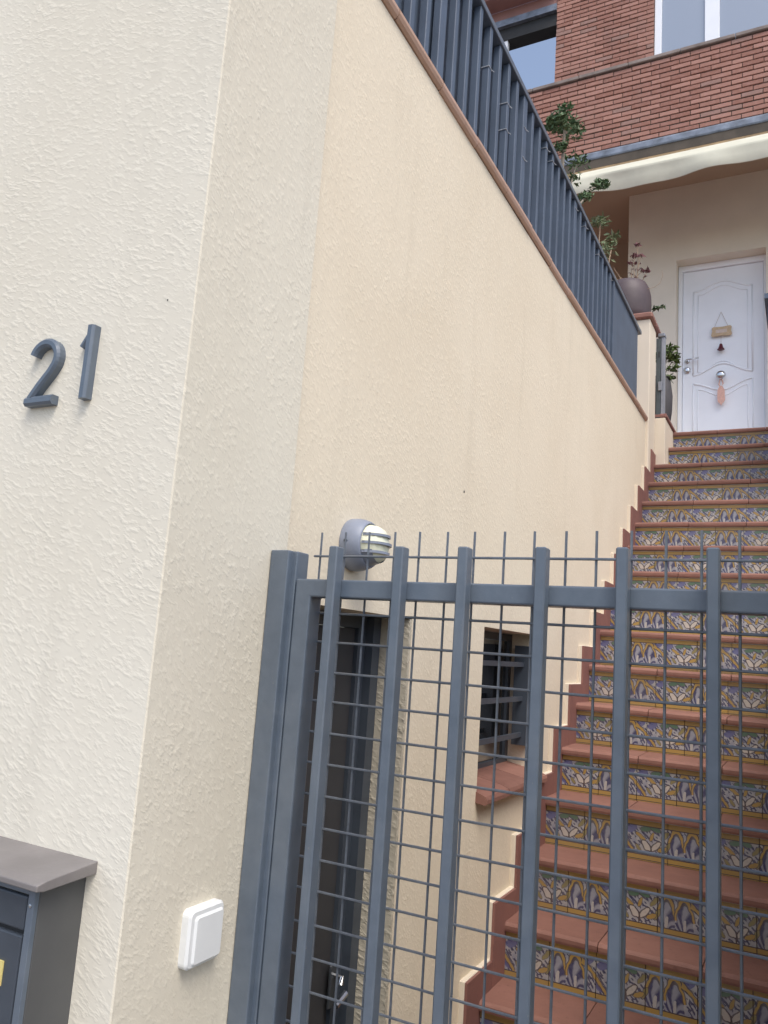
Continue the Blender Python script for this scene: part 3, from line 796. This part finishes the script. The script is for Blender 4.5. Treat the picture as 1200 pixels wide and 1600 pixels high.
while x < 3:
    part('coping_stone', G().box(x, x+0.496, 7.34, 7.57, PZ1+0.001, PZ1+0.042, ch=0.006), 'coping_stone', pp) if x > -3.6 else None
    x += 0.5
# upper storey wall with window
WX0, WX1 = -1.362, 0.62
VZ0, VZ1 = 6.40, 7.95
bw = part('brick_wall', G().cells([-2.45, WX0, WX1, 3.0], [8.012, 8.25], [5.422, VZ0, VZ1, 9.2], lambda x, y, z: not (WX0 < x < WX1 and VZ0 < z < VZ1)), 'mortar', hs_)
lay(-2.462, WX0-0.004, 5.43+0.054*16, 8.7, 8.012, bw, (-2.48, -1.3, 8.0))
st = G()
lay(WX0, 2.5, VZ1+0.01, 8.7, 8.012, bw)
part('brick_return', G().box(-2.4625, -2.4505, 8.01, 8.25, 5.43, 9.2), 'brick', bw)
# window frames and panes
wn_ = part('window', G().cells([WX0+0.002, WX0+0.075, -0.845, -0.70, 0.0, 0.14, WX1-0.075, WX1-0.002], [8.02, 8.07], [VZ0+0.002, VZ0+0.06, VZ1-0.08, VZ1-0.002],
            lambda x, y, z: x < WX0+0.075 or -0.845 < x < -0.70 or 0.0 < x < 0.14 or x > WX1-0.075 or z < VZ0+0.06 or z > VZ1-0.08), 'white_paint', hs_, bevel=0.004)
for (a, b_) in ((WX0+0.076, -0.846), (-0.699, -0.001), (0.141, WX1-0.076)):
    part('pane', G().box(a, b_, 8.045, 8.05, VZ0+0.061, VZ1-0.081), 'window_glass', wn_)
part('room', G().box(WX0, WX1, 8.26, 8.3, VZ0-0.1, VZ1+0.1), 'interior_dark', wn_)
# eaves over the open loggia
part('roof_slab', G().box(-2.46, 3, 7.75, 12.0, 9.21, 9.4), 'eave_red', hs_)
part('eave_beam', G().box(-6, -2.464, 7.80, 8.02, 7.76, 8.30), 'eave_red', hs_)
part('eave_moulding', G().prism([(7.77, 7.79), (7.77, 7.835), (7.80, 7.835), (7.80, 7.79)], 'x', -6, -2.464), 'eave_pink', hs_)
part('lintel', G().box(-6, -2.464, 8.02, 8.20, 7.335, 7.58), 'interior_dark', hs_)  # near-black puts the shadow on the lintel into its colour
part('lintel_moulding', G().box(-6, -2.464, 7.97, 8.02, 7.50, 7.585), 'zinc', hs_)
part('loggia_ceiling', G().box(-6, -2.464, 8.02, 8.3, 7.581, 7.759), 'eave_red', hs_)
part('loggia_post', G().box(-3.13, -3.07, 8.03, 8.09, 5.43, 7.334), 'white_paint', hs_)

# front door
YD = 8.38
fd = part('front_door', G().box(-1.088, -0.320, YD, YD+0.045, 2.075, 4.150), 'white_paint', hs_, 'white panelled front door')
g = G().cells([-1.132, -1.091, -0.317, -0.292], [YD-0.03, YD+0.06], [2.062, 4.153, 4.212], lambda x, y, z: not (-1.091 < x < -0.317 and z < 4.153))
part('frame', g, 'white_paint', fd)
def curve(x0, x1, z0, z1, amp, n=16, shape=1):
    return [(x0 + (x1-x0)*k/n, YD, z0 + (z1-z0)*k/n + amp*(0.5-0.5*math.cos(2*PI*k/n))*shape) for k in range(n+1)]
def mould(pts, r_, nm):
    g = G(); g.smooth = True; g.tube([(p[0], YD-0.001, p[2]) for p in pts], r_, 8); part(nm, g, 'white_paint', fd)
A0, A1 = -0.985, -0.425
for ins, r_ in ((0.0, 0.010), (0.045, 0.006)):
    a0, a1 = A0+ins, A1-ins
    zt = 3.915-ins; zb = 2.995+ins*0.6
    top = curve(a0, a1, zt, zt, 0.085); bot = curve(a0, a1, zb, zb, 0.105)
    mould(top, r_, 'panel_moulding'); mould(bot, r_, 'panel_moulding')
    mould([top[0], bot[0]], r_*0.8, 'panel_moulding'); mould([top[-1], bot[-1]], r_*0.8, 'panel_moulding')
    zt2 = 2.90-ins*1.4
    t2 = curve(a0, a1, zt2, zt2+0.02, -0.09); mould(t2, r_, 'panel_moulding')
    mould([t2[0], (a0, YD, 2.2)], r_*0.8, 'panel_moulding'); mould([t2[-1], (a1, YD, 2.2)], r_*0.8, 'panel_moulding'); mould([(a0, YD, 2.2), (a1, YD, 2.2)], r_, 'panel_moulding')
g = G(); g.smooth = True
g.tube([(-1.045, YD-0.002, 3.155), (-1.045, YD-0.05, 3.155), (-1.03, YD-0.058, 3.157), (-0.925, YD-0.055, 3.165)], [0.013, 0.010, 0.010, 0.008], 10)
g.lathe([(0.026, 0), (0.026, -0.008), (0.02, -0.012)], (-1.045, YD, 3.155), 'y', 20)
part('handle', g, 'chrome', fd)
part('lock_rosette', (lambda q: q.lathe([(0.034, 0), (0.036, -0.012), (0.026, -0.022), (0.012, -0.026)], (-1.045, YD, 3.058), 'y', 20))(G()), 'chrome', fd)
g = G(); g.smooth = True
g.lathe([(0.024, 0), (0.014, -0.02), (0.014, -0.04), (0.040, -0.052), (0.046, -0.070), (0.038, -0.088), (0.015, -0.096)], (-0.716, YD, 2.955), 'y', 24)
part('door_knob', g, 'chrome', fd)
# hanging things on the door
sg = thing('hanging_sign', 'small wooden plaque hung by a string high on the white front door', 'sign', (-0.716, YD-0.03, 3.43))
part('plaque', G().prism([(-0.805, 3.475), (-0.79, 3.488), (-0.70, 3.484), (-0.63, 3.492), (-0.615, 3.478), (-0.622, 3.44), (-0.612, 3.40), (-0.625, 3.386), (-0.72, 3.390), (-0.80, 3.384), (-0.81, 3.40), (-0.80, 3.44)], 'y', YD-0.034, YD-0.022), 'wood', sg)
part('faded_print', G().box(-0.765, -0.66, YD-0.0355, YD-0.0345, 3.42, 3.455), 'pale_print', sg)
part('string', G().tube([(-0.78, YD-0.028, 3.486), (-0.716, YD-0.016, 3.655)], 0.0022, 5).tube([(-0.65, YD-0.028, 3.486), (-0.716, YD-0.016, 3.655)], 0.0022, 5).tube([(-0.716, YD-0.028, 3.39), (-0.716, YD-0.028, 3.30)], 0.002, 5), 'string', sg)
g = G(); g.smooth = True
g.lathe([(0.006, 0.062), (0.014, 0.055), (0.020, 0.03), (0.028, 0.008), (0.036, 0.0), (0.03, -0.004)], (-0.716, YD-0.045, 3.235), 'z', 20)
part('bell', g, 'bell_red', sg, 'dark red bell')
tg = thing('door_tag', 'small pinkish ornament hanging from the round knob of the white door', 'ornament', (-0.716, YD-0.06, 2.7))
part('ribbon', G().tube([(-0.722, YD-0.05, 2.92), (-0.735, YD-0.05, 2.86), (-0.714, YD-0.045, 2.83)], 0.006, 6).tube([(-0.710, YD-0.05, 2.92), (-0.695, YD-0.05, 2.87), (-0.714, YD-0.045, 2.83)], 0.006, 6), 'pink_tag', tg)
part('tag', G().prism([(-0.715, 2.845), (-0.70, 2.84), (-0.682, 2.80), (-0.678, 2.70), (-0.69, 2.675), (-0.70, 2.665), (-0.714, 2.64), (-0.728, 2.665), (-0.745, 2.68), (-0.75, 2.72), (-0.748, 2.80), (-0.73, 2.84)], 'y', YD-0.052, YD-0.042), 'pink_tag', tg)

# ------------------------------------------------------------------ awning
aw = thing('awning', 'cream cloth awning rolled in below the brick parapet', 'awning', (-1.0, 7.3, 4.9))
g = G(); g.smooth = True
nX = 90
for k in range(nX+1):
    x = -2.02 + (3.0+2.02)*k/nX
    sag = 0.006*math.sin(x*2.3+0.4) + 0.006*math.sin(x*6.1) + 0.012*max(0, math.sin((x+0.95)*2.1))*(1 if x > -1.0 else 0.2)
    bil = 0.018*math.sin(x*4.2+1.0) + 0.010*math.sin(x*11.0)
    prof = [(7.345, 4.88), (7.30, 4.865), (7.22, 4.79), (7.175, 4.735), (7.165, 4.722), (7.168+bil*0.4, 4.70), (7.178+bil, 4.64), (7.180+bil*1.4, 4.545+sag), (7.184+bil*1.4, 4.540+sag), (7.190+bil, 4.64), (7.20, 4.72), (7.345, 4.84)]
    for (y, z) in prof: g.v.append((x, y, z))
NP = 12
for k in range(nX):
    for j in range(NP-1): g.f.append((k*NP+j, (k+1)*NP+j, (k+1)*NP+j+1, k*NP+j+1)); g.m.append(0)
part('cloth', g, 'awning_cloth', aw)
part('roller', (lambda q: q.tube([(-2.02, 7.29, 4.80), (3.0, 7.29, 4.80)], 0.035, 14))(G()), 'white_paint', aw)

# ------------------------------------------------------------------ pots and plants
def leaves(g, c, rad, n, size, rng, flat=0.7, elong=2.2):
    c = Vector(c)
    for _ in range(n):
        d = Vector((rng.gauss(0,1), rng.gauss(0,1), rng.gauss(0,1)*flat)); d = d.normalized() * rad * rng.random()**0.5
        d.z *= flat
        p = c + d
        a = Vector((rng.gauss(0,1), rng.gauss(0,1), rng.gauss(0,0.6))).normalized(); b = a.cross(Vector((rng.gauss(0,1), rng.gauss(0,1), rng.gauss(0,1)))).normalized()
        s = size * rng.uniform(0.5, 1.15)
        nn = a.cross(b).normalized()*s*0.18
        g.add([p - a*s*elong/2, p - b*s*0.4 + nn, p + a*s*elong/2, p + b*s*0.4 + nn], [(0,1,2), (0,2,3)])
def plant(name, label, cat, base, stems, clumps, leafmat, stemmat, size, group=None):
    t = thing(name, label, cat, base, group)
    g = G()
    for (pts, r0) in stems:
        n = len(pts); g.tube(pts, [r0*(1-0.6*k/(n-1)) for k in range(n)], 6)
    part('stem', g, stemmat, t)
    g = G(); rng = random.Random(hash(name) % 97 if False else len(name)*13+len(label))
    for (c, rad, n) in clumps: leaves(g, c, rad, n, size, rng)
    part('foliage', g, leafmat, t)
    return t
plant('potted_shrub', 'sprawling shrub with dark green leaf tufts standing up behind the blue railing', 'shrub', (-1.15, 3.95, 1.40),
      [([(-1.15, 3.95, 1.45), (-1.15, 3.93, 2.2), (-1.15, 3.93, 2.55), (-1.15, 3.95, 2.79), (-1.15, 3.96, 2.93)], 0.017),
       ([(-1.15, 3.93, 2.2), (-1.16, 4.10, 2.6), (-1.15, 4.22, 2.86)], 0.009),
       ([(-1.15, 3.93, 2.3), (-1.15, 4.35, 2.70), (-1.15, 4.62, 2.96), (-1.15, 4.72, 3.02), (-1.15, 4.92, 3.14)], 0.008)],
      [((-1.15, 3.94, 3.05), 0.045, 55), ((-1.15, 3.97, 2.965), 0.085, 210), ((-1.16, 3.84, 2.90), 0.07, 170), ((-1.15, 4.14, 3.04), 0.075, 110), ((-1.16, 3.92, 2.80), 0.045, 60),
       ((-1.15, 4.20, 2.90), 0.07, 55), ((-1.15, 4.34, 2.96), 0.06, 45), ((-1.15, 4.2, 2.78), 0.055, 45), ((-1.15, 4.50, 2.84), 0.045, 60), ((-1.15, 4.42, 2.78), 0.04, 40),
       ((-1.15, 4.72, 3.03), 0.035, 50), ((-1.15, 4.90, 3.15), 0.045, 90), ((-1.15, 4.80, 3.10), 0.035, 50)], 'leaf_dark', 'stem', 0.021)
plant('leafy_plant', 'thin pale green plant between the railing end and the brown porch wall', 'plant', (-1.2, 5.0, 1.40),
      [([(-1.2, 4.95, 1.45), (-1.18, 4.9, 2.3), (-1.15, 4.86, 2.84)], 0.010), ([(-1.2, 4.95, 1.45), (-1.2, 5.1, 2.3), (-1.15, 5.25, 2.93)], 0.010)],
      [((-1.15, 4.88, 2.87), 0.06, 50), ((-1.15, 4.80, 2.82), 0.05, 30), ((-1.15, 5.25, 2.95), 0.055, 40), ((-1.15, 5.12, 2.82), 0.07, 35), ((-1.16, 5.0, 2.72), 0.08, 40), ((-1.18, 5.2, 2.8), 0.09, 25)], 'leaf_pale', 'dry_stem', 0.026)

def pot(name, label, cx, cy_, z0, prof, mat, soilr, soilz):
    t = thing(name, label, 'planter', (cx, cy_, z0))
    g = G(); g.smooth = True; g.lathe(prof, (cx, cy_, z0), 'z', 40); part('pot_body', g, mat, t)
    part('soil', G().lathe([(soilr, soilz-0.01), (soilr, soilz), (soilr*0.5, soilz+0.006)], (cx, cy_, z0), 'z', 24), 'soil', t)
    return t
pot('planter', 'large rounded brown planter standing on the clay capped pier', -1.09, 5.5, 2.3925,
    [(0.125, 0), (0.145, 0.01), (0.158, 0.06), (0.163, 0.13), (0.160, 0.20), (0.148, 0.255), (0.128, 0.295), (0.118, 0.302), (0.112, 0.296), (0.118, 0.27)], 'pot_brown', 0.115, 0.275)
def dried():
    t = thing('dried_plant', 'sparse dried plant with small dark red leaves in the brown planter', 'plant', (-1.06, 5.5, 2.66))
    g = G(); rng = random.Random(5); lv = G()
    tips = [((-1.03, 5.5, 3.0), 3), ((-1.05, 5.5, 2.92), 3), ((-1.0, 5.48, 2.90), 3), ((-1.06, 5.5, 2.86), 2), ((-0.99, 5.5, 2.79), 2), ((-0.955, 5.5, 2.785), 2)]
    for (tp, _) in tips:
        b = Vector((-1.04+rng.uniform(-0.03,0.03), 5.5, 2.66)); e = Vector(tp); m_ = (b+e)/2 + Vector((rng.uniform(-0.02,0.02), 0, 0.02))
        g.tube([b, m_, e], [0.004, 0.003, 0.0015], 5); leaves(lv, tp, 0.028, 14, 0.02, rng, 0.6)
        leaves(lv, m_, 0.02, 5, 0.016, rng, 0.6)
    for k in range(16):
        b = Vector((-1.11+rng.uniform(-0.05,0.04), 5.5, 2.66)); a = rng.uniform(-1.2, 0.4); r_ = rng.uniform(0.08, 0.2)
        pts = [b + Vector((r_*math.sin(a)*t, rng.uniform(-0.01,0.01), r_*1.5*t - 0.16*t*t*rng.uniform(0.6,1.4))) for t in (0, 0.33, 0.66, 1.0, 1.25)]
        g.tube(pts, [0.004, 0.003, 0.003, 0.002, 0.001], 4)
    g.tube([(-0.95, 5.45, 2.62), (-0.90, 5.45, 2.625), (-0.862, 5.45, 2.65), (-0.845, 5.45, 2.70), (-0.85, 5.45, 2.745)], 0.0018, 4)
    part('stem', g, 'dry_stem', t); part('foliage', lv, 'red_leaf', t)
dried()
pot('planter', 'tall slim dark grey planter on the low landing wall beside the front door', -0.925, 5.95, 1.7455,
    [(0.055, 0), (0.066, 0.01), (0.080, 0.12), (0.084, 0.24), (0.070, 0.35), (0.060, 0.39), (0.054, 0.39), (0.055, 0.37)], 'pot_grey', 0.056, 0.375)
plant('bushy_plant', 'bright green bushy plant growing in the slim grey planter', 'plant', (-0.915, 5.95, 2.1),
      [([(-0.925, 5.95, 2.10), (-0.90, 5.95, 2.22), (-0.87, 5.95, 2.35)], 0.006), ([(-0.925, 5.95, 2.10), (-0.88, 5.95, 2.2), (-0.83, 5.95, 2.28)], 0.006)],
      [((-0.90, 5.95, 2.30), 0.085, 120), ((-0.865, 5.95, 2.36), 0.05, 50), ((-0.83, 5.95, 2.29), 0.045, 55), ((-0.84, 5.95, 2.20), 0.045, 50), ((-0.86, 5.95, 2.13), 0.04, 40), ((-0.815, 5.95, 2.25), 0.03, 20)], 'leaf_olive', 'stem', 0.026)
plant('trailing_sprig', 'short dark green sprig poking out past the foot of the brown planter', 'plant', (-0.95, 5.6, 2.40),
      [([(-0.98, 5.62, 2.40), (-0.93, 5.6, 2.52), (-0.86, 5.58, 2.535)], 0.004)],
      [((-0.905, 5.6, 2.535), 0.018, 14), ((-0.885, 5.6, 2.54), 0.018, 14), ((-0.865, 5.6, 2.54), 0.014, 12), ((-0.925, 5.6, 2.53), 0.014, 12)], 'leaf_dark', 'stem', 0.02)

for o in bpy.data.objects:
    if '_b' in o: del o['_b']
